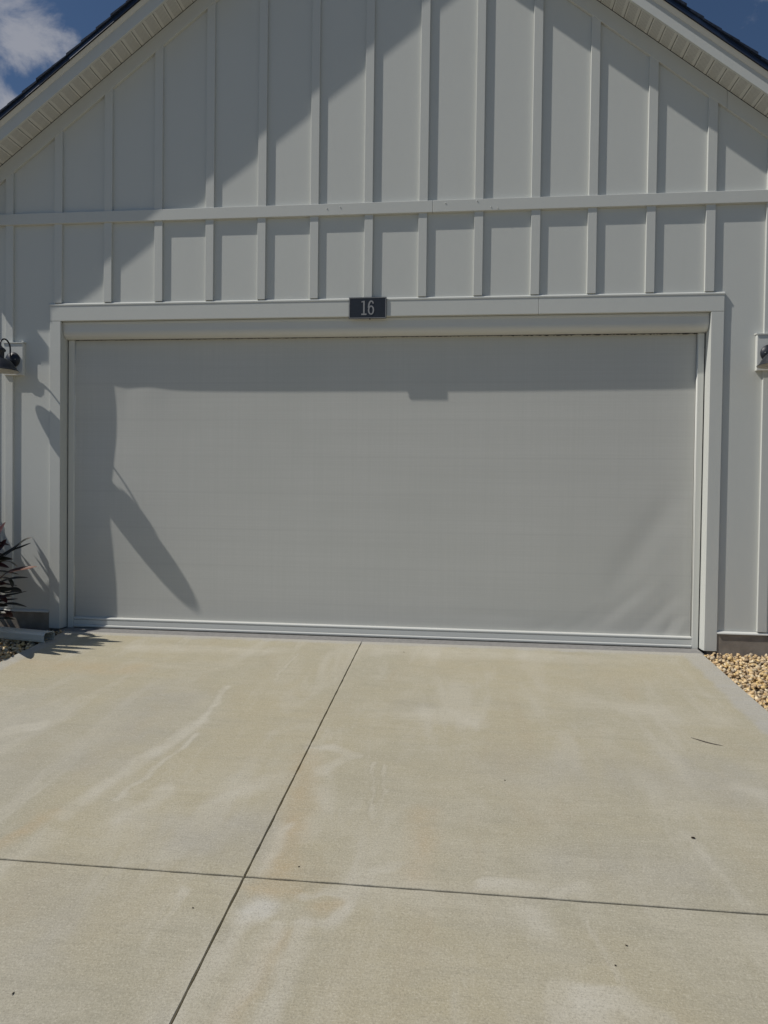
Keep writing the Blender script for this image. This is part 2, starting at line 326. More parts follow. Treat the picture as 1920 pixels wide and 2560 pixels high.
STAINS = [   # colour, amount, half width, softness, points (metres on the driveway)
    (GREY, .60, .30, .9, [(-0.95, -1.35), (-0.90, -2.1)]), (GREY, .6, .20, .9, [(-0.25, -2.72), (-0.05, -2.68)]), (GREY, .5, .30, .9, [(-0.55, -3.2), (-0.45, -3.6)]), (GREY, .45, .25, .9, [(1.0, -2.0), (1.8, -2.05)]),
    (GREY, .45, .16, .9, [(1.15, -2.75), (1.6, -2.72)]), (DARK, .45, .08, .9, [(0.44, -1.28), (0.58, -1.31)]), (GREY, .5, .2, .9, [(1.9, -1.9), (2.0, -2.2)]), (GREY, .4, .3, .9, [(-1.7, -1.5), (-1.3, -2.4)]),
    (TAN, .6, .28, .9, [(0.6, -0.55), (2.1, -0.6)]), (TAN, .5, .2, .9, [(-0.35, -1.2), (-0.30, -2.0)]), (TAN, .5, .16, .9, [(1.2, -3.2), (1.3, -3.6)]), (TAN, .5, .12, .9, [(0.45, -3.2), (0.5, -3.6)]), (TAN, .5, .12, .9, [(-0.25, -3.0), (-0.3, -3.3)]),
    (RUST, .55, .14, .9, [(-2.25, -0.85), (-1.4, -0.88)]), (RUST, .70, .075, .8, [(0.07, -2.03), (0.085, -2.45), (0.14, -2.90)]), (RUST, .65, .05, .7, [(0.06, -3.0), (0.20, -3.0)]), (RUST, .6, .045, .8, [(0.30, -3.08), (0.37, -3.06)]),
    (RUST, .45, .07, .9, [(0.60, -2.45), (0.63, -2.88)]), (RUST, .45, .045, .9, [(0.22, -3.22), (0.19, -3.6)]), (RUST, .70, .045, .8, [(-0.84, -2.58), (-0.93, -2.86)]), (RUST, .4, .09, .9, [(-0.75, -3.35), (-0.72, -3.6)]), (RUST, .35, .12, .9, [(-1.3, -2.75), (-1.15, -2.9)]),
    (PALE, .70, .022, .6, [(-0.655, -1.13), (-0.63, -1.45), (-0.62, -1.72)]), (PALE, .75, .050, .7, [(-0.62, -1.66), (-0.68, -1.95), (-0.74, -2.25), (-0.80, -2.62)]), (PALE, .75, .016, .5, [(-0.575, -1.82), (-0.585, -1.95), (-0.60, -2.15), (-0.655, -2.45)]),
    (PALE, .55, .05, .8, [(-0.49, -2.36), (-0.50, -2.52), (-0.58, -2.62)]), (PALE, .5, .055, .9, [(-0.27, -2.46), (-0.02, -2.22)]), (PALE, .6, .012, .6, [(-0.35, -0.45), (-0.375, -0.7), (-0.40, -0.98)]), (PALE, .65, .055, .35, [(-1.53, -1.90), (-1.43, -1.85)]),
    (PALE, .6, .06, .9, [(-0.79, -2.76), (-0.82, -3.05)]), (PALE, .55, .10, .9, [(-1.6, -0.40), (-0.5, -0.38)]), (PALE, .5, .016, .7, [(-0.155, -3.04), (-0.165, -3.32)]), (PALE, .65, .032, .8, [(0.075, -2.62), (0.085, -2.92)]), (PALE, .45, .18, .9, [(-0.95, -3.05), (-1.0, -3.3)]),
    (WHT, .85, .055, .7, [(0.085, -3.12), (0.135, -3.09)]), (PALE, .7, .04, .8, [(0.095, -3.16), (0.085, -3.35), (0.05, -3.6)]), (PALE, .8, .036, .6, [(0.275, -3.15), (0.285, -3.35), (0.30, -3.62)]), (PALE, .6, .028, .7, [(0.20, -3.17), (0.185, -3.4), (0.18, -3.6)]),
    (PALE, .8, .017, .6, [(0.24, -3.03), (0.30, -2.995), (0.37, -3.01), (0.415, -3.05), (0.40, -3.10), (0.34, -3.13), (0.27, -3.15)]), (PALE, .55, .03, .8, [(0.40, -3.08), (0.35, -3.14)]),
    (PALE, .75, .040, .5, [(0.07, -1.93), (0.15, -1.90), (0.24, -1.95), (0.27, -2.0), (0.22, -2.08), (0.14, -2.17)]), (PALE, .6, .010, .6, [(0.385, -2.03), (0.375, -2.28), (0.385, -2.52)]), (PALE, .45, .009, .6, [(0.425, -2.05), (0.42, -2.3), (0.415, -2.55)]), (PALE, .4, .05, .9, [(0.16, -2.3), (0.18, -2.7)]),
    (PALE, .65, .12, .9, [(0.55, -1.42), (0.80, -1.46)]), (PALE, .5, .05, .9, [(0.76, -1.5), (0.85, -1.56)]), (PALE, .75, .034, .3, [(0.85, -2.895), (1.00, -2.885)]), (PALE, .6, .03, .4, [(1.06, -2.90), (1.16, -2.895)]), (PALE, .5, .035, .5, [(0.49, -2.85), (0.55, -2.84)]),
    (PALE, .75, .060, .35, [(1.05, -3.38), (1.18, -3.34), (1.26, -3.40)]), (PALE, .7, .08, .5, [(1.08, -3.46), (1.2, -3.52)]), (PALE, .5, .06, .9, [(0.99, -3.05), (1.05, -3.2)]), (PALE, .5, .022, .8, [(1.63, -2.5), (1.67, -2.70), (1.72, -2.92)]), (PALE, .5, .07, .9, [(1.95, -2.06), (2.05, -2.14)]), (PALE, .45, .014, .8, [(1.13, -3.02), (1.20, -3.28)]),
    (PALE, .5, .12, .9, [(0.2, -0.28), (1.6, -0.30)]), (PALE, .4, .15, .9, [(1.5, -1.1), (2.1, -1.3)]), (PALE, .35, .10, .9, [(0.45, -2.95), (0.9, -3.05)]),
]
def stain_rgba(x, y):
    a = fbm(x, y, 2.2, 3)-0.5; b = fbm(x, y, 2.2, 9)-0.5; c_ = fbm(x, y, 11, 15, 3)-0.5; d_ = fbm(x, y, 9, 23, 3)-0.5
    X = x+0.10*a+0.045*c_; Y = y+0.14*b+0.09*d_
    tex = 0.45+0.55*np.clip((fbm(x*1.6, y, 7, 31)-0.30)/0.4, 0, 1)
    C = np.zeros((len(x), 3)); A = np.zeros(len(x))
    for col, amt, w, soft, pts in STAINS:
        D = np.full(len(x), 1e9)
        for (x0, y0), (x1, y1) in zip(pts, pts[1:]):
            dx, dy = x1-x0, y1-y0; t = np.clip(((X-x0)*dx+(Y-y0)*dy)/(dx*dx+dy*dy), 0, 1); D = np.minimum(D, np.hypot(X-x0-t*dx, Y-y0-t*dy))
        e = np.clip((D/w-(1-soft))/(0.25+1.15*soft), 0, 1); m = np.minimum((1-e*e*(3-2*e))*amt*tex*(0.88 if col is RUST else 1.05), 0.95)
        nA = m+A*(1-m); C = np.where(nA[:, None] > 1e-6, (np.array(col)*m[:, None]+C*(A*(1-m))[:, None])/np.maximum(nA, 1e-6)[:, None], C); A = nA
    return np.concatenate([C, A[:, None]], 1)
def paint_stain(o):
    me = o.data; v = np.empty(len(me.vertices)*3); me.vertices.foreach_get('co', v); v = v.reshape(-1, 3)
    at = me.color_attributes.new('stain', 'FLOAT_COLOR', 'POINT'); at.data.foreach_set('color', stain_rgba(v[:, 0], v[:, 1]).astype(np.float32).ravel())
def slab(x0, x1, y1, y0, edge_noise=0.0012):
    """one cast slab; its edges are tooled and a little chipped"""
    bm = bmesh.new(); nx, ny = 60, 70
    def ch(t, s): return edge_noise*(math.sin(t*37+s)*0.5 + math.sin(t*91+s*2)*0.3 + (2.0*max(0, math.sin(t*7.3+s*5)-0.965)*20))
    top = []; low = []
    ring = []
    for i in range(nx): t = i/nx; ring.append((x0+(x1-x0)*t, y0+ch(t*3, 1)))
    for i in range(ny): t = i/ny; ring.append((x1-ch(t*3, 2), y0+(y1-y0)*t))
    for i in range(nx): t = i/nx; ring.append((x1-(x1-x0)*t, y1-ch(t*3, 3)))
    for i in range(ny): t = i/ny; ring.append((x0+ch(t*3, 4), y1-(y1-y0)*t))
    cx, cy = (x0+x1)/2, (y0+y1)/2; e = 0.0014
    def shrink(p): return (p[0]+math.copysign(e, cx-p[0]) if min(abs(p[0]-x0), abs(p[0]-x1)) < 0.01 else p[0], p[1]+math.copysign(e, cy-p[1]) if min(abs(p[1]-y0), abs(p[1]-y1)) < 0.01 else p[1])
    A = [bm.verts.new((*shrink(p), gz(p[1]))) for p in ring]; B = [bm.verts.new((p[0], p[1], gz(p[1])-0.002)) for p in ring]; C = [bm.verts.new((p[0], p[1], gz(p[1])-0.11)) for p in ring]
    n = len(ring); q = 0.05
    I = [bm.verts.new((min(max(p[0], x0+q), x1-q), min(max(p[1], y0+q), y1-q), gz(min(max(p[1], y0+q), y1-q)))) for p in ring]
    for i in range(n):
        j = (i+1) % n
        if (I[i].co-I[j].co).length > 1e-6: bm.faces.new((A[i], A[j], I[j], I[i]))
        else: bm.faces.new((A[i], A[j], I[i]))
    near = y1 > -5.0
    gx = np.linspace(x0+q, x1-q, 170 if near else 2); gy = np.linspace(y0+q, y1-q, (210 if y1 > -1 else 240) if near else 2)
    if near and y1 < -1: gy = np.concatenate([[y0+q], np.linspace(-3.75, y1-q, 75)])
    Gv = [[bm.verts.new((a_, b_, gz(b_))) for a_ in gx] for b_ in gy]
    for r_a, r_b in zip(Gv, Gv[1:]):
        for k_ in range(len(gx)-1): bm.faces.new((r_a[k_], r_a[k_+1], r_b[k_+1], r_b[k_]))
    for i in range(n):
        j = (i+1) % n; bm.faces.new((A[i], A[j], B[j], B[i])); bm.faces.new((B[i], B[j], C[j], C[i]))
    o = from_bm('slab', bm, 'concrete', drive); paint_stain(o); return o
GAP = 0.0030
GY = 0.0046
rows = [(-0.069, JY+GY), (JY-GY, -5.86+GY), (-5.86-GY, -8.55)]
for (ya, yb) in rows:
    slab(DX0, JX-GAP, ya, yb); slab(JX+GAP, DX1, ya, yb)
bm = bmesh.new()
for (x0, x1, y0, y1) in ((JX-0.02, JX+0.02, -8.0, -0.07),):
    v = [bm.verts.new((x, y, gz(y)-0.022)) for x, y in ((x0, y0), (x1, y0), (x1, y1), (x0, y1))]; bm.faces.new(v)
from_bm('joint_filler', bm, 'joint', drive)
for yj in (JY, -5.86):
    bm = bmesh.new(); v = [bm.verts.new((x, y, gz(y)-0.0225)) for x, y in ((DX0, yj-0.02), (DX1, yj-0.02), (DX1, yj+0.02), (DX0, yj+0.02))]; bm.faces.new(v)
    from_bm('joint_filler', bm, 'joint', drive)

# ------------------------------------------------------------------ the garage
S16 = 0.4064                               # batten spacing
AX, AZ, PITCH = 0.055, 5.836, 0.75         # gable apex on the soffit plane
def rz(x, off=0.0): return AZ + off - PITCH*abs(x-AX)
XL, XR = -3.05, 3.16                       # wall corners
TXL, TXR = -2.4755, 2.5742                 # outer edges of the door casing
IXL, IXR = -2.386, 2.4855                  # inner edges
Z0, ZH0, ZH1, ZB = 0.0, 2.415, 2.535, 2.555
BZ0, BZ1 = 3.166, 3.251                    # horizontal band board
OV = 0.217                                 # rake overhang
garage = thing('garage', (0.05, 0.0, 0.0), 'white board and batten garage gable with dark shingle roof behind the driveway', 'garage')
wall = prism('wall', [(XL, 0.02), (IXL-0.01, 0.02), (IXL-0.01, 2.43), (IXR+0.01, 2.43), (IXR+0.01, 0.02), (XR, 0.02), (XR, rz(XR)-0.01), (AX, AZ-0.01), (XL, rz(XL)-0.01)], 'y', 0.012, 0.10, 'siding', garage)
for nm, xa, xb in (('side_wall', XL, XL+0.1), ('side_wall', XR-0.1, XR)):
    box(nm, xa, xb, 0.101, 6.2, 0.02, rz(XL)-0.02, 'siding', garage, 0)
prism('back_wall', [(XL, 0.02), (XR, 0.02), (XR, rz(XR)-0.01), (AX, AZ-0.01), (XL, rz(XL)-0.01)], 'y', 6.201, 6.3, 'siding', garage)
box('floor_slab', XL+0.1, XR-0.1, 0.16, 6.2, -0.10, -0.012, 'foundation', garage, 0)
# siding boards, one sheet per bay, above and below the band
FR = 0.13                                  # frieze depth, measured plumb
def jit(a): return random.uniform(-a, a)
bays = [(k*S16+0.032, (k+1)*S16+0.032) for k in range(-8, 8)]
for (xa, xb) in bays:
    xa, xb = max(xa, XL), min(xb, XR)
    if xb-xa < 0.05: continue
    y = -0.0 + jit(0.0012)
    lo = [(xa+0.0015, BZ0+0.02), (xb-0.0015, BZ0+0.02), (xb-0.0015, 6.0), (xa+0.0015, 6.0)]
    lo = clip_poly(clip_poly(lo, -PITCH, 1, AZ-0.03-PITCH*AX), PITCH, 1, AZ-0.03+PITCH*AX)
    bm = bmesh.new(); bm_prism(bm, lo, 'y', y, 0.011); from_bm('wall_panel', bm, 'siding', wall)
    y = jit(0.0012)
    a, b, T = xa+0.001, xb-0.001, BZ0+0.018; H = ZH1-0.02
    if xb <= TXL+0.02 or xa >= TXR-0.02: o_ = [(a, 0.147), (b, 0.147), (b, T), (a, T)]
    elif xa < TXL: o_ = [(a, 0.147), (TXL+0.02, 0.147), (TXL+0.02, H), (b, H), (b, T), (a, T)]
    elif xb > TXR: o_ = [(a, H), (TXR-0.02, H), (TXR-0.02, 0.147), (b, 0.147), (b, T), (a, T)]
    else: o_ = [(a, H), (b, H), (b, T), (a, T)]
    prism('wall_panel', o_, 'y', y, 0.011, 'siding', wall)
# battens
def batten(xa, za, zb, clip=False, dep=0.0205):
    xa += jit(0.0025); lean = jit(0.0022); wd = 0.0635 + jit(0.001); d = -dep + jit(0.0010)
    pts = [(xa, za), (xa+wd, za), (xa+wd+lean, zb), (xa+lean, zb)]
    if clip: pts = clip_poly(clip_poly(pts, -PITCH, 1, AZ-FR+0.012-PITCH*AX), PITCH, 1, AZ-FR+0.012+PITCH*AX)
    prism('batten', pts, 'y', d, 0.0, 'trim', wall, 0.0016)
for k in range(-7, 8):
    batten(k*S16, BZ1-0.002, 6.2, True)
    if -7 < k < 7: batten(k*S16, ZB, BZ0+0.002)
    else: batten(k*S16, 0.150, BZ0+0.002)
# horizontal band in two lengths, header in two lengths, casing legs
SEAM = 0.507
for a, b in ((XL+0.09, SEAM-0.0008), (SEAM+0.0008, XR-0.09)): box('band_board', a, b, -0.030, 0.0, BZ0, BZ1, 'trim', wall, 0.002)
for (px, pz) in ((-0.28, 3.215), (-0.18, 3.222), (0.60, 3.228), (0.83, 3.236), (0.93, 3.19), (0.98, 3.18)):      # set nails under the paint
    bm = bmesh.new(); lathe(bm, [(0.0008, -0.0042), (0.0028, -0.0035), (0.0045, 0.0)], (px, -0.0302, pz), 10, 'y'); from_bm('nail_head', bm, 'trim', wall, True)
HSEAM = 1.285
for a, b in ((TXL, HSEAM-0.0007), (HSEAM+0.0007, TXR)): box('header_board', a, b, -0.0175, 0.10, ZH0, ZH1, 'trim', wall, 0.002)
for a, b in ((TXL, IXL), (IXR, TXR)):
    box('casing_board', a+0.001, b, -0.0168, 0.011, 0.002, ZH0-0.001, 'trim', wall, 0.002)
box('jamb', IXL-0.03, IXL-0.0005, 0.0112, 0.16, 0.0, ZH0-0.002, 'trim', wall, 0.001); box('jamb', IXR+0.0005, IXR+0.03, 0.0112, 0.16, 0.0, ZH0-0.002, 'trim', wall, 0.001)
prism('drip_cap', [(-0.0205, ZH1-0.002), (-0.0205, ZH1+0.008), (-0.012, ZB-0.003), (0.0, ZB-0.003), (0.0, ZH1+0.001), (-0.0185, ZH1+0.001), (-0.0185, ZH1-0.002)], 'x', TXL-0.002, TXR+0.002, 'trim', wall)
for a, b in ((XL-0.012, XL+0.088), (XR-0.088, XR+0.012)): box('corner_board', a, b, -0.024, 0.0, 0.150, 3.32, 'trim', wall, 0.002)
# starter flashing and foundation
for a, b in ((XL, TXL-0.001), (TXR+0.001, XR)):
    prism('base_flashing', [(-0.001, 0.146), (-0.022, 0.136), (-0.024, 0.128), (-0.022, 0.128), (-0.012, 0.133), (0.0, 0.140)], 'x', a, b, 'alum', wall)
    box('foundation', a, b, -0.012, 0.011, -0.2, 0.132, 'foundation', wall, 0.002)
for a, b in ((XL-0.01, IXL-0.032), (IXR+0.032, XR+0.01)): box('foundation', a, b, 0.0125, 6.2, -0.2, 0.0195, 'foundation', garage, 0)
# frieze boards under the rake
def rake_piece(name, side, xa, xb, o0, o1, y0, y1, mat, parent, w=0.0015):
    """board that follows the rake between two x positions, plumb offsets o0..o1"""
    pts = [(xa, rz(xa, o0)), (xb, rz(xb, o0)), (xb, rz(xb, o1)), (xa, rz(xa, o1))]
    return prism(name, pts, 'y', y0, y1, mat, parent, w)
EL, ER = -3.335, 3.445                     # eave ends
rake_piece('frieze_board', -1, XL, AX-0.001, -FR, -0.004, -0.0235, 0.0, 'trim', wall)
rake_piece('frieze_board', 1, AX+0.001, 2.559, -FR, -0.004, -0.0235, 0.0, 'trim', wall); rake_piece('frieze_board', 1, 2.561, XR, -FR, -0.004, -0.0230, 0.0, 'trim', wall)
# roof: deck, shingle courses, drip edge
roof = prism('roof', [(EL-0.02, rz(EL-0.02, 0.125)), (AX, AZ+0.125), (ER+0.02, rz(ER+0.02, 0.125)), (ER+0.02, rz(ER+0.02, 0.155)), (AX, AZ+0.155), (EL-0.02, rz(EL-0.02, 0.155))], 'y', -OV-0.012, 6.5, 'shingle', garage)
ca, sa = 1/math.hypot(1, PITCH), PITCH/math.hypot(1, PITCH)
for s in (-1, 1):
    e = EL if s < 0 else ER
    n = int((abs(e-AX)/ca + 0.05)/0.145) + 1
    for i in range(n):
        d0 = -0.045 + i*0.145                 # distance up the slope from the eave
        d1 = d0 + 0.30
        x0 = e - s*(d0*ca); x1 = e - s*(d1*ca)
        if (x1-AX)*s < 0: x1 = AX
        if (x0-AX)*s < 0.02: break
        l0, l1 = 0.157 + 0.012 + 0.014, 0.157 + 0.010
        t0 = 0.016 + jit(0.003)
        fy = -OV-0.038 + jit(0.006)
        prism('shingle_course', [(x0, rz(x0, l0-0.014)), (x1, rz(x1, l1-0.005)), (x1, rz(x1, l1)), (x0, rz(x0, l0+t0*0.4))], 'y', fy, 6.52, 'shingle', roof)
    xa, xb = (EL-0.02, AX-0.0005) if s < 0 else (AX+0.0005, ER+0.02)
    pts_t = 0.172
    # painted steel drip edge: plumb face with a small kick at the foot
    bm = bmesh.new(); prof = [(-OV-0.006, 0.158), (-OV-0.026, 0.164), (-OV-0.027, 0.140), (-OV-0.036, 0.122), (-OV-0.034, 0.120), (-OV-0.024, 0.136), (-OV-0.006, 0.150)]
    A = [bm.verts.new((xa, y, rz(xa, o))) for y, o in prof]; B = [bm.verts.new((xb, y, rz(xb, o))) for y, o in prof]
    bm.faces.new(A); bm.faces.new(B)
    for i in range(len(prof)): j = (i+1) % len(prof); bm.faces.new((A[i], A[j], B[j], B[i]))
    from_bm('drip_edge', bm, 'drip', roof)
    # rake fascia with a sloping crown strip above it
    rake_piece('fascia_board', s, *((EL-0.015, AX-0.0005) if s < 0 else (AX+0.0005, ER+0.015)), -0.006, 0.124, -OV, -OV+0.02, 'trim', garage, 0.0015)
    bm = bmesh.new(); prof = [(-OV-0.0005, 0.092), (-OV-0.005, 0.094), (-OV-0.021, 0.1235), (-OV-0.0005, 0.1235)]
    A = [bm.verts.new((xa, y, rz(xa, o))) for y, o in prof]; B = [bm.verts.new((xb, y, rz(xb, o))) for y, o in prof]
    bm.faces.new(A); bm.faces.new(B)
    for i in range(len(prof)): j = (i+1) % len(prof); bm.faces.new((A[i], A[j], B[j], B[i]))
    from_bm('fascia_trim', bm, 'cream_alum', garage)
    # soffit: vented vinyl strips with a V groove between them
    sof = rake_piece('soffit', s, *((EL, AX-0.001) if s < 0 else (AX+0.001, ER)), 0.0085, 0.0125, -OV+0.0215, 0.0, 'rubber', garage, 0)
    PW = 0.1016; L = abs(e-AX)/ca; k = 0
    proto = None
    while (k+1)*PW < L:
        if proto is None:
            bm = bmesh.new(); uvl = bm.loops.layers.uv.new('UVMap')
            # local frame: u along the rake (down slope), y depth, n down-facing
            ys = (-OV+0.0215, -0.0235); prof = [(0.0011, 0.0058), (0.0032, 0.0), (PW-0.0032, 0.0), (PW-0.0011, 0.0058)]
            A = [bm.verts.new((u, ys[0], h)) for u, h in prof]; B = [bm.verts.new((u, ys[1], h)) for u, h in prof]
            for i in range(3):
                f = bm.faces.new((A[i], A[i+1], B[i+1], B[i]))
                for lp in f.loops: lp[uvl].uv = (lp.vert.co.x, lp.vert.co.y)
            proto = bpy.data.meshes.new('soffit_panel'); bm.to_mesh(proto); bm.free(); proto.materials.append(M['soffit'])
        o = bpy.data.objects.new('soffit_panel', proto); COL.objects.link(o); o.parent = sof; WL[o.name] = Vector((0, 0, 0))
        u0_ = k*PW
        xs_ = AX + s*u0_*ca
        ang = math.atan(PITCH)
        # x axis of the strip runs down the slope
        if s > 0: mat_r = Matrix.Rotation(ang, 4, 'Y')
        else: mat_r = Matrix.Rotation(-ang, 4, 'Y') @ Matrix.Diagonal((-1, 1, 1, 1))
        o.matrix_local = Matrix.Translation((xs_, 0, rz(xs_) + 0.0)) @ mat_r
        k += 1
# K-style gutters along both eaves (they run back along the side walls)
for s, e in ((-1, EL), (1, ER)):
    zt = rz(e)-0.005
    prof = [(0, 0), (0, -0.118), (s*0.082, -0.122), (s*0.090, -0.090), (s*0.112, -0.060), (s*0.122, -0.030), (s*0.125, 0.0)]
    inner = [(s*0.118, -0.004), (s*0.112, -0.034), (s*0.084, -0.094), (s*0.076, -0.116), (s*0.004, -0.112), (s*0.004, -0.004)]
    prism('gutter', [(e+p[0], zt+p[1]) for p in prof+inner], 'y', -0.256, 6.4, 'alum', garage)
    prism('gutter_end_cap', [(e+p[0], zt+p[1]) for p in prof], 'y', -0.259, -0.257, 'alum', garage)
    box('eave_fascia', min(e+s*0.001-s*0.02, e-s*0.001), max(e+s*0.001-s*0.02, e-s*0.001), -OV+0.021, 6.4, rz(e)-0.14, rz(e)+0.10, 'trim', garage, 0)
    box('eave_soffit', min(e-s*0.022, XL if s < 0 else XR), max(e-s*0.022, XL if s < 0 else XR), -OV+0.021, 6.4, rz(e)-0.135, rz(e)-0.128, 'trim', garage, 0)
    rt_pts = [(e-s*0.021, rz(e)-0.127), (XL if s < 0 else XR, rz(e)-0.127), (XL if s < 0 else XR, rz(XL if s < 0 else XR)-0.012), (e-s*0.021, rz(e-s*0.021)-0.012)]
    prism('eave_return', rt_pts, 'y', -OV+0.022, -OV+0.035, 'trim', garage)
# mounting blocks for the lamps
LXS = (-2.770, 2.874)
for lx in LXS:
    zb0, zb1 = 1.992, 2.246
    blk = box('mounting_block', lx-0.081, lx+0.081, -0.0335, 0.0, zb0, zb1, 'alum', wall, 0.003)
    prism('mounting_block_cap', [(-0.040, zb1-0.004), (-0.040, zb1+0.004), (0.0, zb1+0.012), (0.0, zb1+0.001), (-0.037, zb1+0.001), (-0.037, zb1-0.004)], 'x', lx-0.087, lx+0.087, 'alum', blk)
# threshold under the screen
prism('threshold', [(-0.060, -0.030), (-0.060, -0.016), (-0.052, -0.010), (0.07, -0.0055), (0.16, -0.0055), (0.16, -0.030)], 'x', IXL+0.002, IXR-0.012, 'sill', garage, 0.0015)
box('threshold_gap', IXL-0.005, IXR+0.004, -0.072, 0.159, -0.06, -0.026, 'rubber', garage, 0)

# ------------------------------------------------------------------ roll-down screen
scr = thing('garage_screen', (0.05, 0.1, 0.0), 'wide grey fabric roll-down screen filling the garage door opening', 'screen')
# housing: flat face, rounded lower front
hz0, hz1, hy = 2.288, 2.4135, 0.012
prof = [(0.12, hz1), (hy+0.004, hz1), (hy, hz1-0.004), (hy, hz1-0.016), (hy+0.003, hz1-0.018), (hy+0.003, hz1-0.068)]
for i in range(1, 9):
    a = math.pi/2*i/8; prof.append((hy+0.003+0.055*(1-math.cos(a)), hz1-0.068-(hz1-0.068-hz0)*math.sin(a)))
prof.append((0.12, hz0))
hous = prism('housing', prof, 'x', IXL+0.012, IXR-0.012, 'cream_alum', scr)
prism('housing_end_cap', [(p[0]-0.0012 if p[0] < 0.11 else p[0], p[1]) for p in prof], 'x', IXL+0.004, IXL+0.0118, 'cream_alum', hous); prism('housing_end_cap', [(p[0]-0.0012 if p[0] < 0.11 else p[0], p[1]) for p in prof], 'x', IXR-0.0118, IXR-0.004, 'cream_alum', hous)
bm = bmesh.new(); lathe(bm, [(0.0006, -0.004), (0.004, -0.0035), (0.0055, 0.0)], (0.047, hy, hz1-0.010), 12, 'y'); from_bm('screw', bm, 'rubber', hous, True)
# dark brush seal, slightly ragged, where the fabric leaves the housing
bm = bmesh.new(); N = 420; xs_ = np.linspace(-2.32, 2.43, N)
drop = 0.004 + 0.006*np.clip(rng.normal(0.3, 0.6, N), 0, 1)*(0.35+0.65*(xs_ > 1.0))
A = [bm.verts.new((x, 0.088, hz0+0.004)) for x in xs_]; B = [bm.verts.new((x, 0.088, hz0-d)) for x, d in zip(xs_, drop)]
for i in range(N-1): bm.faces.new((A[i], A[i+1], B[i+1], B[i]))
from_bm('brush_seal', bm, 'rubber', scr)
# side tracks
TRY = 0.083
for (a, b, sgn) in ((-2.3775, -2.329, 1), (2.4335, 2.4775, -1)):
    box('side_track', a, b, TRY, 0.135, -0.006, hz0-0.002, 'alum', scr, 0.0025)
    ia = b if sgn > 0 else a
    bm = bmesh.new(); tube(bm, [(ia+sgn*0.001, TRY+0.012, -0.004), (ia+sgn*0.001, TRY+0.012, hz0-0.004)], 0.0055, 10); from_bm('track_lip', bm, 'alum', scr, True)
    ga = (IXL, a) if sgn > 0 else (b, IXR)
    box('track_gap_seal', ga[0]+0.0005, ga[1]-0.0005, TRY+0.010, 0.134, -0.006, hz0-0.003, 'rubber', scr, 0)
# fabric: a big sheet, tensioned but not flat
def fabric():
    nx, nz = 300, 190; fx0, fx1, fz0, fz1 = -2.325, 2.429, 0.066, 2.30
    X, Z = np.meshgrid(np.linspace(fx0, fx1, nx), np.linspace(fz0, fz1, nz))
    zn = (Z-fz0)/(fz1-fz0)
    bump_ = np.exp(-((Z-0.95)/0.50)**2); bump2 = np.exp(-((Z-2.0)/0.25)**2)
    A = 0.006 + 0.034*bump_ + 0.020*bump2
    dl = X-fx0; dr = fx1-X
    Y = 0.1125 - A*np.exp(-dl/0.42) - 0.003*np.exp(-dr/0.30)
    Y = np.maximum(Y, 0.0905)
    Y -= 0.0035*np.exp(-((X+1.70)/0.13)**2-((Z-1.95)/0.25)**2) - 0.002*np.exp(-((X+1.90)/0.07)**2-((Z-1.95)/0.25)**2)
    # gentle horizontal bands from having been rolled up, broad random swells
    Y += 0.00035*np.sin(Z*22+0.4*np.sin(X*1.3)) * (0.4+0.6*np.sin(X*0.9+1)**2)
    for _ in range(10):
        a = rng.uniform(0, 2*np.pi); f = rng.uniform(1.0, 3.0); Y += 0.0006/f*np.sin(f*(X*np.cos(a)*1.3+Z*np.sin(a)*1.6)+rng.uniform(0, 6))
    # short ripples above the hem
    Y += 0.0007*np.exp(-(Z-fz0)/0.10)*np.sin(X*9+3*np.sin(X*2.1))
    # diagonal drag folds towards the lower right corner
    def fold(x0, z0, x1, z1, wdt, amp):
        nonlocal Y
        d = np.array([x1-x0, z1-z0]); Ln = np.hypot(*d); d /= Ln
        t = (X-x0)*d[0]+(Z-z0)*d[1]; s_ = (X-x0)*(-d[1])+(Z-z0)*d[0]
        env = np.clip(np.sin(np.clip(t/Ln, 0, 1)*np.pi), 0, 1)**0.8
        Y += amp*env*np.exp(-(s_/wdt)**2)
    fold(1.80, 0.30, 2.36, 1.20, 0.10, 0.0050); fold(1.62, 0.04, 2.20, 0.50, 0.05, 0.0022); fold(1.78, 0.02, 2.34, 0.62, 0.06, -0.0018)
    fold(1.98, 0.02, 2.38, 0.42, 0.045, 0.0026); fold(1.45, 0.02, 1.85, 0.30, 0.045, 0.0016); fold(2.22, 0.03, 2.33, 0.24, 0.032, 0.0030); fold(2.32, 0.04, 2.40, 0.22, 0.022, -0.002)
    fold(1.2, 0.03, 1.6, 0.2, 0.045, 0.0012); fold(0.5, 0.22, 1.5, 0.17, 0.035, 0.0010)
    V = np.stack([X, Y, Z], -1).reshape(-1, 3); idx = np.arange(nx*nz).reshape(nz, nx)
    F = np.stack([idx[:-1, :-1], idx[:-1, 1:], idx[1:, 1:], idx[1:, :-1]], -1).reshape(-1, 4)
    me = bpy.data.meshes.new('fabric'); me.from_pydata(V.tolist(), [], F.tolist()); me.polygons.foreach_set('use_smooth', np.ones(len(F), bool)); me.materials.append(M['fabric'])
    return link(bpy.data.objects.new('fabric', me), scr)
fabric()
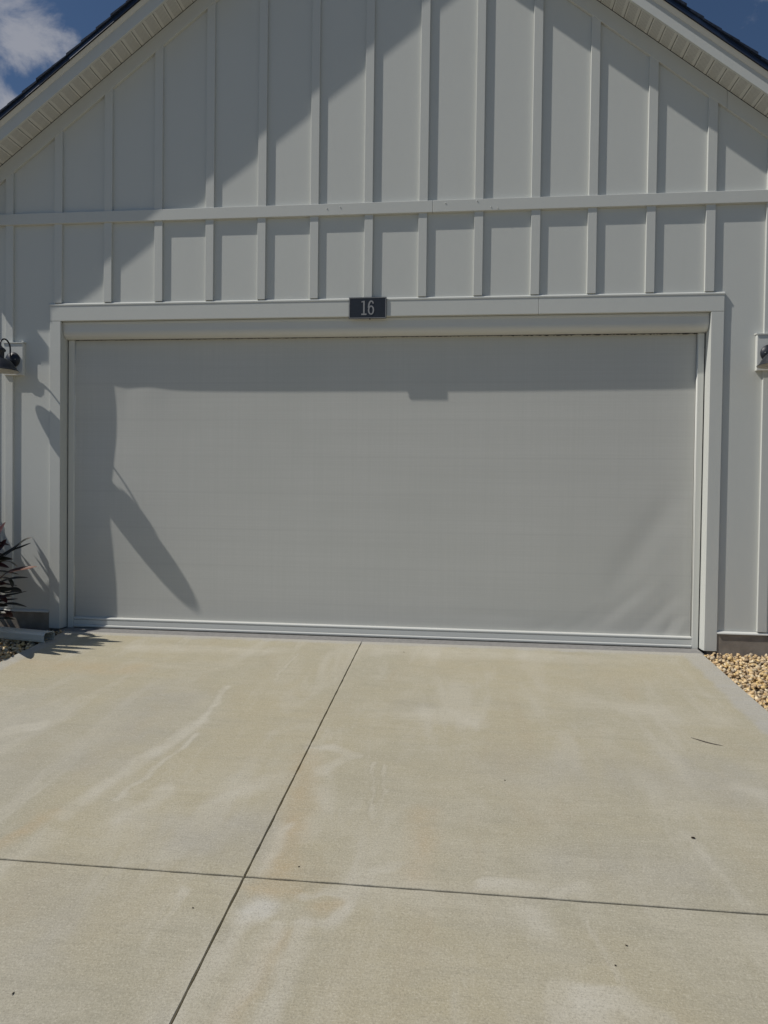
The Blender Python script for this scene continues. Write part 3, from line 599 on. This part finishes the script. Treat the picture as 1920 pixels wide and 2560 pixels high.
# weighted bottom bar: bead, flat web, bead
pr = []
def bead(zc, r, yf):
    return [(yf+0.010-r*math.cos(a)*1.0, zc+r*math.sin(a)) for a in [math.pi/2-k*math.pi/8 for k in range(0, 9)]]
pr += [(0.125, 0.081)] + bead(0.0695, 0.0115, 0.0865)
pr += [(0.0872, 0.057), (0.0872, 0.0235)] + bead(0.0105, 0.0123, 0.0835) + [(0.125, -0.0018)]
bar = prism('bottom_bar', pr, 'x', -2.3265, 2.431, 'alum', scr, 0, True)
try:
    for p in bar.data.polygons: p.use_smooth = False
except Exception: pass
box('bottom_seal', -2.3265, 2.431, 0.100, 0.122, -0.0052, -0.0019, 'rubber', scr, 0)

# ------------------------------------------------------------------ house number
PX0, PX1, PZ0, PZ1 = -0.106, 0.175, 2.396, 2.555
sign = thing('house_number_sign', ((PX0+PX1)/2, -0.0175, PZ0), 'dark navy plaque with grey number 16 above the garage screen', 'sign')
PF = -0.0268
box('plate', PX0, PX1, PF, -0.0223, PZ0, PZ1, 'plate', sign, 0.0012)
box('backing', PX0+0.012, PX1-0.012, -0.0222, -0.0177, PZ0+0.01, ZH1-0.006, 'plate', sign, 0)
bw = 0.0042; iy0, iy1 = PF-0.0014, PF+0.0004
bm = bmesh.new()
for (a, b, c, d) in ((PX0+0.003, PX1-0.003, PZ1-0.003-bw, PZ1-0.003), (PX0+0.003, PX1-0.003, PZ0+0.003, PZ0+0.003+bw), (PX0+0.003, PX0+0.003+bw, PZ0+0.0035+bw, PZ1-0.0035-bw), (PX1-0.003-bw, PX1-0.003, PZ0+0.0035+bw, PZ1-0.0035-bw)):
    bm_box(bm, a, b, iy0, iy1, c, d)
from_bm('border', bm, 'plate_grey', sign)
k = 0.2812/973.0
def pp(u, v): return (PX0+(u-332)*k, PZ1-(v-442)*k)
one = [(655, 575), (655, 556), (700, 540), (742, 536), (742, 862), (792, 862), (792, 902), (658, 902), (658, 862), (704, 862), (704, 576)]
prism('digit', [pp(*p) for p in one], 'y', iy0, iy1, 'plate_grey', sign); sign.children[-1]['label'] = 'raised grey digit 1'
def ribbon(bm, path, wids, ya, yb):
    q = []
    for i, p in enumerate(path):
        a = Vector(path[max(i-1, 0)]); b = Vector(path[min(i+1, len(path)-1)]); t = (b-a).normalized(); n = Vector((-t.y, t.x))*wids[i]/2
        l = pp(p[0]+n.x, p[1]+n.y); r = pp(p[0]-n.x, p[1]-n.y)
        q.append([bm.verts.new((l[0], ya, l[1])), bm.verts.new((r[0], ya, r[1])), bm.verts.new((r[0], yb, r[1])), bm.verts.new((l[0], yb, l[1]))])
    for A, B in zip(q, q[1:]):
        for i in range(4): bm.faces.new((A[i], A[(i+1) % 4], B[(i+1) % 4], B[i]))
    bm.faces.new(q[0]); bm.faces.new(q[-1])
# the 6: hook, long left stroke and bowl in one ribbon
path = []; wd = []
for i in range(0, 15):                     # hook, from the terminal over the top
    a = math.radians(-8 + 98*i/14); path.append((908+50*math.cos(a), 602-55*math.sin(a))); wd.append(38 if i < 3 else 34)
for i in range(1, 25):                     # left side, down
    a = math.radians(90 + 90*i/24); path.append((908+63*math.cos(a), 715-168*math.sin(a))); wd.append(34+8*i/24)
bm = bmesh.new(); ribbon(bm, path, wd, iy0, iy1); n_ = 48; q = []
for i in range(n_):                        # bowl: closed ring a hair prouder
    a = 2*math.pi*i/n_; o = pp(908+80*math.cos(a), 777+119*math.sin(a)); w_ = pp(908+43*math.cos(a), 777+85*math.sin(a))
    q.append([bm.verts.new((o[0], iy0-0.0004, o[1])), bm.verts.new((w_[0], iy0-0.0004, w_[1])), bm.verts.new((w_[0], iy1, w_[1])), bm.verts.new((o[0], iy1, o[1]))])
for i in range(n_):
    A, B = q[i], q[(i+1) % n_]
    for k_ in range(4): bm.faces.new((A[k_], A[(k_+1) % 4], B[(k_+1) % 4], B[k_]))
from_bm('digit', bm, 'plate_grey', sign)['label'] = 'raised grey digit 6'

# ------------------------------------------------------------------ barn lamps
def lamp(lx, label):
    yb, yc, zr = -0.034, -0.193, 2.000
    t = thing('wall_lamp', (lx, yb, 2.11), label, 'lamp', 'barn lamps beside the garage door')
    bm = bmesh.new(); lathe(bm, [(0.0005, -0.030), (0.026, -0.030), (0.030, -0.026), (0.043, -0.024), (0.048, -0.018), (0.056, -0.014), (0.060, -0.008), (0.060, 0.0)], (lx, yb, 2.112), 40, 'y'); bp = from_bm('backplate', bm, 'lamp', t, True)
    for dx in (-0.035, 0.035):
        bm = bmesh.new(); lathe(bm, [(0.0004, -0.0045), (0.004, -0.004), (0.005, 0.0)], (lx+dx, yb-0.0235, 2.112), 10, 'y'); from_bm('screw', bm, 'plate_grey', bp, True)
    pts = [(lx, yb-0.024, 2.118), (lx, yb-0.032, 2.135)]
    yA = yb-0.034; rad = (yA-yc)/2
    pts += [(lx, yA, 2.15), (lx, yA, 2.175)]
    for i in range(0, 17):
        a = math.pi*i/16; pts.append((lx, (yA+yc)/2+rad*math.cos(a), 2.188+rad*1.02*math.sin(a)))
    pts += [(lx, yc, 2.180)]
    bm = bmesh.new(); tube(bm, pts, 0.0062, 12); from_bm('arm', bm, 'lamp', t, True)
    bm = bmesh.new(); lathe(bm, [(0.0005, 0.190), (0.012, 0.190), (0.016, 0.182), (0.034, 0.168), (0.042, 0.158), (0.042, 0.150), (0.031, 0.142), (0.030, 0.100), (0.030, 0.090)], (lx, yc, zr), 32); from_bm('socket_cap', bm, 'lamp', t, True)
    bm = bmesh.new(); lathe(bm, [(0.029, 0.100), (0.036, 0.094), (0.062, 0.084), (0.085, 0.066), (0.105, 0.040), (0.117, 0.018), (0.124, 0.008), (0.135, 0.000), (0.1355, -0.002), (0.1345, -0.003)], (lx, yc, zr), 56); sh = from_bm('shade', bm, 'lamp', t, True)
    bm = bmesh.new(); lathe(bm, [(0.1340, -0.0032), (0.1225, 0.005), (0.115, 0.015), (0.103, 0.037), (0.083, 0.062), (0.060, 0.080), (0.034, 0.089), (0.0005, 0.090)], (lx, yc, zr), 56); from_bm('shade_lining', bm, 'lamp_inside', sh, True)
    bm = bmesh.new(); lathe(bm, [(0.0005, -0.002), (0.012, 0.000), (0.024, 0.012), (0.028, 0.028), (0.022, 0.050), (0.014, 0.064), (0.014, 0.089)], (lx, yc, zr+0.012), 24); from_bm('bulb', bm, 'lamp_inside', t, True)
    return t
lamp(LXS[0], 'black gooseneck barn lamp at the left edge, above the maroon plant')
lamp(LXS[1], 'black gooseneck barn lamp at the right edge, above the tan gravel')

# ------------------------------------------------------------------ downspout lying along the ground
def downspout():
    t = thing('downspout', (-2.40, -0.33, -0.02), 'pale ribbed metal downspout outlet on the gravel, left of the door', 'downspout')
    p_end = Vector((-2.268, -0.345, 0.0)); dirv = Vector((0.978, -0.208, 0.0)).normalized(); side = Vector((-dirv.y, dirv.x, 0)); zb = -0.033
    W_, H_ = 0.100, 0.074
    # cross-section (s across, h up): ribbed sides, rounded corners
    def outline(ins):
        P = []
        w, h = W_/2-ins, H_-2*ins; c = 0.016
        def arc(cx, cz, a0):
            for i in range(5):
                a = math.radians(a0+90*i/4); P.append((cx+c*math.cos(a), cz+c*math.sin(a)))
        arc(w-c, ins+h-c, 0); arc(-w+c, ins+h-c, 90)
        n = 20
        for i in range(1, n): tt = i/n; P.append((-w-0.0065*(0.5-0.5*math.cos(tt*2*math.pi*5)), ins+h-c-(h-2*c)*tt))
        arc(-w+c, ins+c, 180); arc(w-c, ins+c, 270)
        for i in range(1, n): tt = i/n; P.append((w+0.0065*(0.5-0.5*math.cos(tt*2*math.pi*5)), ins+c+(h-2*c)*tt))
        return P
    out = outline(0.0); inn = outline(0.0016)
    def place(P, d): return [tuple(p_end + dirv*d + side*s + Vector((0, 0, zb+h))) for s, h in P]
    bm = bmesh.new(); n = len(out)
    R = [[bm.verts.new(p) for p in place(P, d)] for P, d in ((out, -0.92), (out, 0.0), (inn, 0.0), (inn, -0.5))]
    for A, B in zip(R, R[1:]):
        for i in range(n): bm.faces.new((A[i], A[(i+1) % n], B[(i+1) % n], B[i]))
    bm.faces.new(R[-1])
    from_bm('outlet_pipe', bm, 'downspout', t)
    q = p_end + dirv*-0.92
    bm = bmesh.new(); tube(bm, [tuple(q+Vector((0, 0, 0.005))), tuple(q-dirv*0.05+Vector((0, 0, 0.02))), (XL-0.14, 0.06, 0.10), (XL-0.062, 0.14, 0.22), (XL-0.062, 0.14, 0.3)], [0.043]*5, 14); from_bm('elbow', bm, 'downspout', t, True)
    box('pipe', XL-0.105, XL-0.015, 0.10, 0.18, 0.28, 2.95, 'downspout', t, 0.008)
    return t
downspout()

# ------------------------------------------------------------------ gravel
def ico():
    bm = bmesh.new(); bmesh.ops.create_icosphere(bm, subdivisions=1, radius=1.0); v = np.array([p.co[:] for p in bm.verts]); bm.verts.index_update(); f = np.array([[q.index for q in p.verts] for p in bm.faces]); bm.free(); return v, f
ICO = ico()
PAL = np.array((1.40, 1.34, 1.18))*np.array([(0.50, 0.37, 0.22), (0.58, 0.46, 0.30), (0.43, 0.31, 0.18), (0.62, 0.53, 0.39), (0.36, 0.27, 0.18), (0.54, 0.40, 0.20), (0.30, 0.25, 0.20), (0.47, 0.40, 0.30), (0.60, 0.44, 0.22)])
def gravel(name, x0, x1, y0, y1, n, label, big=1.0):
    v0, f0 = ICO; V = []; C = []
    px = rng.uniform(x0, x1, n); py = rng.uniform(y0, y1, n)
    lay = rng.uniform(0, 1, n)
    a = (0.0075+0.0165*rng.beta(1.3, 2.2, n))*big*0.92
    out = np.empty((n, len(v0), 3)); cols = np.empty((n, 4)); cols[:, 3] = 1
    for i in range(n):
        s = a[i]*np.array([rng.uniform(0.9, 1.35), rng.uniform(0.7, 1.0), rng.uniform(0.5, 0.8)])
        v = v0*(1+rng.normal(0, 0.14, (len(v0), 1)))*s
        th, ph, ps = rng.uniform(0, 6.283), rng.normal(0, 0.45), rng.normal(0, 0.45)
        c, s_ = math.cos(ph), math.sin(ph); v = v @ np.array([[1, 0, 0], [0, c, -s_], [0, s_, c]])
        c, s_ = math.cos(ps), math.sin(ps); v = v @ np.array([[c, 0, s_], [0, 1, 0], [-s_, 0, c]])
        c, s_ = math.cos(th), math.sin(th); v = v @ np.array([[c, -s_, 0], [s_, c, 0], [0, 0, 1]])
        out[i] = v + np.array([px[i], py[i], SL*py[i]-0.040+0.034*lay[i]])
        cols[i, :3] = PAL[rng.integers(len(PAL))]*rng.uniform(0.8, 1.15)
    V = out.reshape(-1, 3); m = len(v0); F = (f0[None]+np.arange(n)[:, None, None]*m).reshape(-1, 3)
    me = bpy.data.meshes.new(name); me.vertices.add(len(V)); me.vertices.foreach_set('co', V.ravel())
    me.loops.add(len(F)*3); me.loops.foreach_set('vertex_index', F.ravel().astype(np.int32)); me.polygons.add(len(F)); me.polygons.foreach_set('loop_start', np.arange(0, len(F)*3, 3, dtype=np.int32))
    me.update(calc_edges=True); me.polygons.foreach_set('use_smooth', np.ones(len(F), bool))
    at = me.color_attributes.new('stone_colour', 'FLOAT_COLOR', 'POINT'); at.data.foreach_set('color', np.repeat(cols, m, axis=0).ravel())
    me.materials.append(M['pebble'])
    return tag(link(bpy.data.objects.new(name, me)), label, 'gravel', None, 'stuff')
gravel('gravel', DX1+0.012, 3.55, -2.6, -0.02, 8800, 'loose tan river pebbles beside the right edge of the driveway')
gravel('gravel', -3.7, DX0-0.012, -1.9, -0.02, 6400, 'loose pebbles under the maroon plant at the left')
for a, b in ((DX1+0.001, 6.5), (-6.5, DX0-0.001)):
    bm = bmesh.new(); v = [bm.verts.new(p) for p in ((a, -2.8, gz(-2.8)-0.045), (b, -2.8, gz(-2.8)-0.045), (b, 0.02, -0.043), (a, 0.02, -0.043))]; bm.faces.new(v)
    tag(from_bm('planting_bed', bm, 'soil'), kind='structure')

# ------------------------------------------------------------------ plant
plant = thing('cordyline_plant', (-2.86, -0.48, -0.04), 'dark maroon strap-leaved plant in the gravel below the left lamp', 'plant')
def strap(pts, width, mat, fold=0.25, n=14, roll=0.0):
    """strap leaf along a smooth curve, broadest past the middle, pointed, folded along its midrib"""
    P = [Vector(p) for p in pts]
    def cr(t):
        m = (len(P)-1)*t; i = min(int(m), len(P)-2); f = m-i
        p0, p1, p2, p3 = P[max(i-1, 0)], P[i], P[i+1], P[min(i+2, len(P)-1)]
        return 0.5*((2*p1)+(p2-p0)*f+(2*p0-5*p1+4*p2-p3)*f*f+(3*p1-p0-3*p2+p3)*f**3)
    bm = bmesh.new(); uvl = bm.loops.layers.uv.new('UVMap'); rows_ = []; uvs = {}
    for i in range(n+1):
        t = i/n; p = cr(t); tg = (cr(min(t+0.02, 1))-cr(max(t-0.02, 0))).normalized()
        sd = tg.cross(Vector((0, 0, 1)))
        sd = sd.normalized() if sd.length > 0.05 else Vector((1, 0, 0))
        sd = (Matrix.Rotation(roll, 3, tg) @ sd); nm = sd.cross(tg).normalized()
        w = width*(0.28+0.72*math.sin(min(1, t*1.25)**0.9*math.pi*0.62))*(1-max(0, (t-0.62)/0.38)**2.2)*0.5 + 0.0006
        row = []
        for j, s in enumerate((-1, -0.5, 0, 0.5, 1)):
            vv = bm.verts.new(p + sd*w*s + nm*fold*w*abs(s)); row.append(vv); uvs[vv] = (j/4, t)
        rows_.append(row)
    for A, B in zip(rows_, rows_[1:]):
        for j in range(4):
            f = bm.faces.new((A[j], A[j+1], B[j+1], B[j]))
            for lp in f.loops: lp[uvl].uv = uvs[lp.vert]
    me = bpy.data.meshes.new('leaf'); bm.to_mesh(me); bm.free()
    for p in me.polygons: p.use_smooth = True
    me.materials.append(M[mat]); return link(bpy.data.objects.new('leaf', me), plant)
canes = [((-2.88, -0.46), 0.62, (0.03, -0.03)), ((-2.95, -0.34), 0.95, (-0.05, 0.04)), ((-2.80, -0.62), 0.36, (0.03, -0.05)), ((-3.05, -0.55), 1.15, (-0.10, 0.0)), ((-3.0, -0.30), 0.45, (0.02, 0.02)), ((-3.16, -0.19), 0.42, (0.02, 0.01)), ((-3.25, -0.40), 1.50, (-0.48, 0.05))]  # last two canes are unseen, added to shade the foot of the wall
for (cx, cy), h, (lx_, ly_) in canes:
    bm = bmesh.new(); tube(bm, [(cx+lx_*t*t, cy+ly_*t*t, -0.06+(h+0.06)*t) for t in (0, .25, .5, .75, 1)], [0.016, 0.014, 0.013, 0.012, 0.010], 10); from_bm('cane', bm, 'cane', plant, True)
random.seed(21)
for ci, ((cx, cy), h, (lx_, ly_)) in enumerate(canes):
    cnt = 26 if ci < 6 else 64
    for i in range(cnt):
        az = i*2.39996+ci; el = math.radians(random.uniform(5, 75)); Ln = random.uniform(0.26, 0.42)
        t = 1-0.35*i/cnt*(1 if ci < 6 else 0.35); b = Vector((cx+lx_*t*t, cy+ly_*t*t, h*t))
        d = Vector((math.cos(az)*math.cos(el), math.sin(az)*math.cos(el), math.sin(el)))
        m_ = b + d*Ln*0.55; tip = b + d*Ln*0.95 + Vector((0, 0, -Ln*random.uniform(0.1, 0.5)*math.cos(el)))
        if tip.y > -0.03 or m_.y > -0.03: continue
        # keep the random leaves clear of the part of the bed that the photograph shows empty
        lim = -2.90 + 0.69*abs(tip.y) + 0.02
        if tip.x > lim and tip.z < 1.6 and not (ci == 2 and tip.y < -0.72): continue
        strap([tuple(b), tuple(b+d*Ln*0.25), tuple(m_), tuple(tip)], random.uniform(0.04, 0.065), random.choice(['leaf_maroon', 'leaf_maroon', 'leaf_green']), 0.3, 9, random.uniform(-0.5, 0.5))
# the leaves that reach out over the bed
def L_(mat, w, pts, fold=0.25, roll=0.0): strap(pts, w*1.45, mat, fold, 16, roll)
YP = -0.45
def on(u, v, y=YP):                        # position on the bed seen at picture offset u,v : plain linear layout of the leaf fan
    return (-2.588 + (u/470.0)*0.281 + (y-YP)*-0.66, y, 0.925 - v*0.000561 + (y-YP)*-0.06)
L_('leaf_maroon', 0.075, [(-2.84, -0.47, 0.42), on(-130, 560), on(-20, 300), on(75, 128, -0.46)], 0.15, 0.9)
L_('leaf_maroon', 0.055, [(-2.84, -0.45, 0.40), on(-120, 640), on(0, 470), on(86, 350, -0.44)], 0.15, 0.8)
L_('leaf_green', 0.038, [(-2.86, -0.45, 0.44), on(-120, 680), on(10, 590), on(180, 480), on(300, 375, -0.47), on(412, 320, -0.48)], 0.35, 0.6)
L_('leaf_green', 0.022, [on(60, 575), on(180, 490), on(290, 445, -0.46), on(402, 392, -0.47)], 0.3, 0.6)
L_('leaf_green', 0.026, [(-2.85, -0.46, 0.44), on(-80, 690), on(40, 640), on(140, 650), on(232, 708, -0.5)], 0.3, -0.2)
L_('leaf_rust', 0.036, [(-2.86, -0.48, 0.34), on(-60, 900), on(90, 790, -0.46), on(240, 742, -0.47), on(380, 715, -0.48), on(480, 690, -0.49)], 0.25, 0.5)
L_('leaf_green', 0.030, [(-2.85, -0.46, 0.32), on(-70, 950), on(60, 895), on(200, 855, -0.46), on(370, 838, -0.47)], 0.3, 0.4)
L_('leaf_green', 0.022, [on(-60, 880), on(40, 852), on(110, 868, -0.47), on(155, 915, -0.48), on(166, 975, -0.49)], 0.3, 0.1)
L_('leaf_green', 0.040, [(-2.84, -0.44, 0.30), on(-40, 1010), on(90, 1020, -0.46), on(200, 1010, -0.47), on(285, 1020, -0.48)], 0.25, 0.7)
L_('leaf_green', 0.024, [(-2.84, -0.46, 0.25), on(-60, 1120), on(60, 1090), on(200, 1060, -0.47), on(356, 1012, -0.48)], 0.3, 0.4)
L_('leaf_maroon', 0.034, [(-2.85, -0.46, 0.28), on(-50, 1100), on(30, 1115, -0.48), on(92, 1168, -0.5)], 0.3, 0.2)
L_('leaf_green', 0.028, [(-2.85, -0.46, 0.16), on(-50, 1250), on(60, 1200, -0.46), on(190, 1190, -0.47), on(356, 1218, -0.48)], 0.3, 0.3)
L_('leaf_rust', 0.050, [(-2.84, -0.44, 0.12), on(-40, 1360), on(30, 1335, -0.46), on(100, 1330, -0.47), on(168, 1352, -0.48)], 0.25, 0.4)
L_('leaf_green', 0.026, [(-2.84, -0.45, 0.10), on(-40, 1400), on(60, 1378, -0.46), on(195, 1388, -0.47)], 0.25, 0.3)
random.seed(33)
for (u, v, w, mt) in ((130, 430, .036, 'leaf_maroon'), (60, 560, .04, 'leaf_green'), (170, 610, .03, 'leaf_green'), (120, 720, .034, 'leaf_maroon'), (250, 800, .028, 'leaf_green'), (90, 930, .04, 'leaf_maroon'), (230, 960, .03, 'leaf_green'), (150, 1080, .034, 'leaf_maroon'), (240, 1130, .028, 'leaf_green'), (110, 1210, .036, 'leaf_green'), (210, 1290, .03, 'leaf_maroon'), (90, 1300, .036, 'leaf_green')):
    y_ = random.uniform(-0.52, -0.38); t_ = on(u, v, y_); b_ = (-2.86, -0.45, max(0.06, t_[2]-random.uniform(0.02, 0.16)))
    m_ = ((b_[0]+t_[0])/2, (b_[1]+y_)/2, (b_[2]+t_[2])/2+random.uniform(0.02, 0.07))
    L_(mt, w, [b_, m_, t_], 0.3, random.uniform(0.1, 0.8))
# leaves in front, left of the picture, that throw their shadow on the driveway
for (b, tip, w) in (((-2.80, -0.66, 0.34), (-2.47, -0.80, 0.56), 0.07), ((-2.80, -0.66, 0.36), (-2.44, -0.74, 0.66), 0.06), ((-2.80, -0.64, 0.36), (-2.52, -0.88, 0.42), 0.075), ((-2.82, -0.62, 0.36), (-2.50, -0.80, 0.76), 0.06), ((-2.84, -0.60, 0.40), (-2.56, -0.72, 0.90), 0.06), ((-2.85, -0.56, 0.5), (-2.58, -0.62, 0.95), 0.055), ((-2.85, -0.56, 0.5), (-2.62, -0.66, 1.02), 0.055), ((-2.85, -0.52, 0.5), (-2.60, -0.54, 1.02), 0.05)):
    b, tip = Vector(b), Vector(tip); mid = (b+tip)/2 + Vector((0, 0, 0.07))
    strap([tuple(b), tuple((b+mid)/2+Vector((0, 0, 0.02))), tuple(mid), tuple(tip)], w, 'leaf_maroon', 0.2, 10, 0.3)

# ------------------------------------------------------------------ small things on the driveway
def bit(name, x, y, r, label, cat, mat='debris', el=1.0):
    bm = bmesh.new(); n = 7; c = bm.verts.new((x, y, gz(y)+r*0.55))
    ring = [bm.verts.new((x+r*el*math.cos(a)*random.uniform(0.6, 1.1), y+r*math.sin(a)*random.uniform(0.6, 1.1), gz(y)+0.0008+r*random.uniform(0, 0.35))) for a in [2*math.pi*i/n for i in range(n)]]
    for i in range(n): bm.faces.new((c, ring[i], ring[(i+1) % n]))
    bm.faces.new(ring)
    return tag(from_bm(name, bm, mat), label, cat, 'debris on the driveway')
random.seed(5)
bit('leaf_fragment', 1.631, -2.515, 0.0085, 'largest dark crumb of leaf on the right half of the driveway', 'debris')
bit('leaf_fragment', 0.955, -2.136, 0.0050, 'small dark crumb near the middle of the driveway, right of the joint', 'debris')
bit('leaf_fragment', 0.36, -0.30, 0.0060, 'small dark crumb close to the door threshold, right of the joint', 'debris')
bit('leaf_fragment', 1.25, -3.13, 0.0045, 'small dark crumb just in front of the cross joint at the right', 'debris')
bit('leaf_fragment', 0.20, -2.86, 0.0042, 'tiny dark crumb just behind the cross joint beside the centre joint', 'debris')
bit('leaf_fragment', -0.432, -3.505, 0.0065, 'thin dark sliver of leaf at the lower left of the driveway', 'debris', el=0.35)
bit('leaf_fragment', -0.085, -3.113, 0.0035, 'tiny dark crumb in front of the cross joint, left of the centre joint', 'debris')
bit('leaf_fragment', 1.200, -3.216, 0.0035, 'tiny dark crumb at the lower right of the driveway', 'debris')
bm = bmesh.new(); tw = [(1.915, -1.572), (1.945, -1.598), (1.975, -1.623), (2.005, -1.640), (2.04, -1.652)]  # dark scuff on the concrete, shaped as a thin raised strand
tube(bm, [(x, y, gz(y)+0.0022) for x, y in tw], [0.0006, 0.0026, 0.0032, 0.0022, 0.0006], 7); tag(from_bm('scuff', bm, 'stain_mark', None, True), 'thin curved dark twig near the right edge of the driveway', 'scuff')
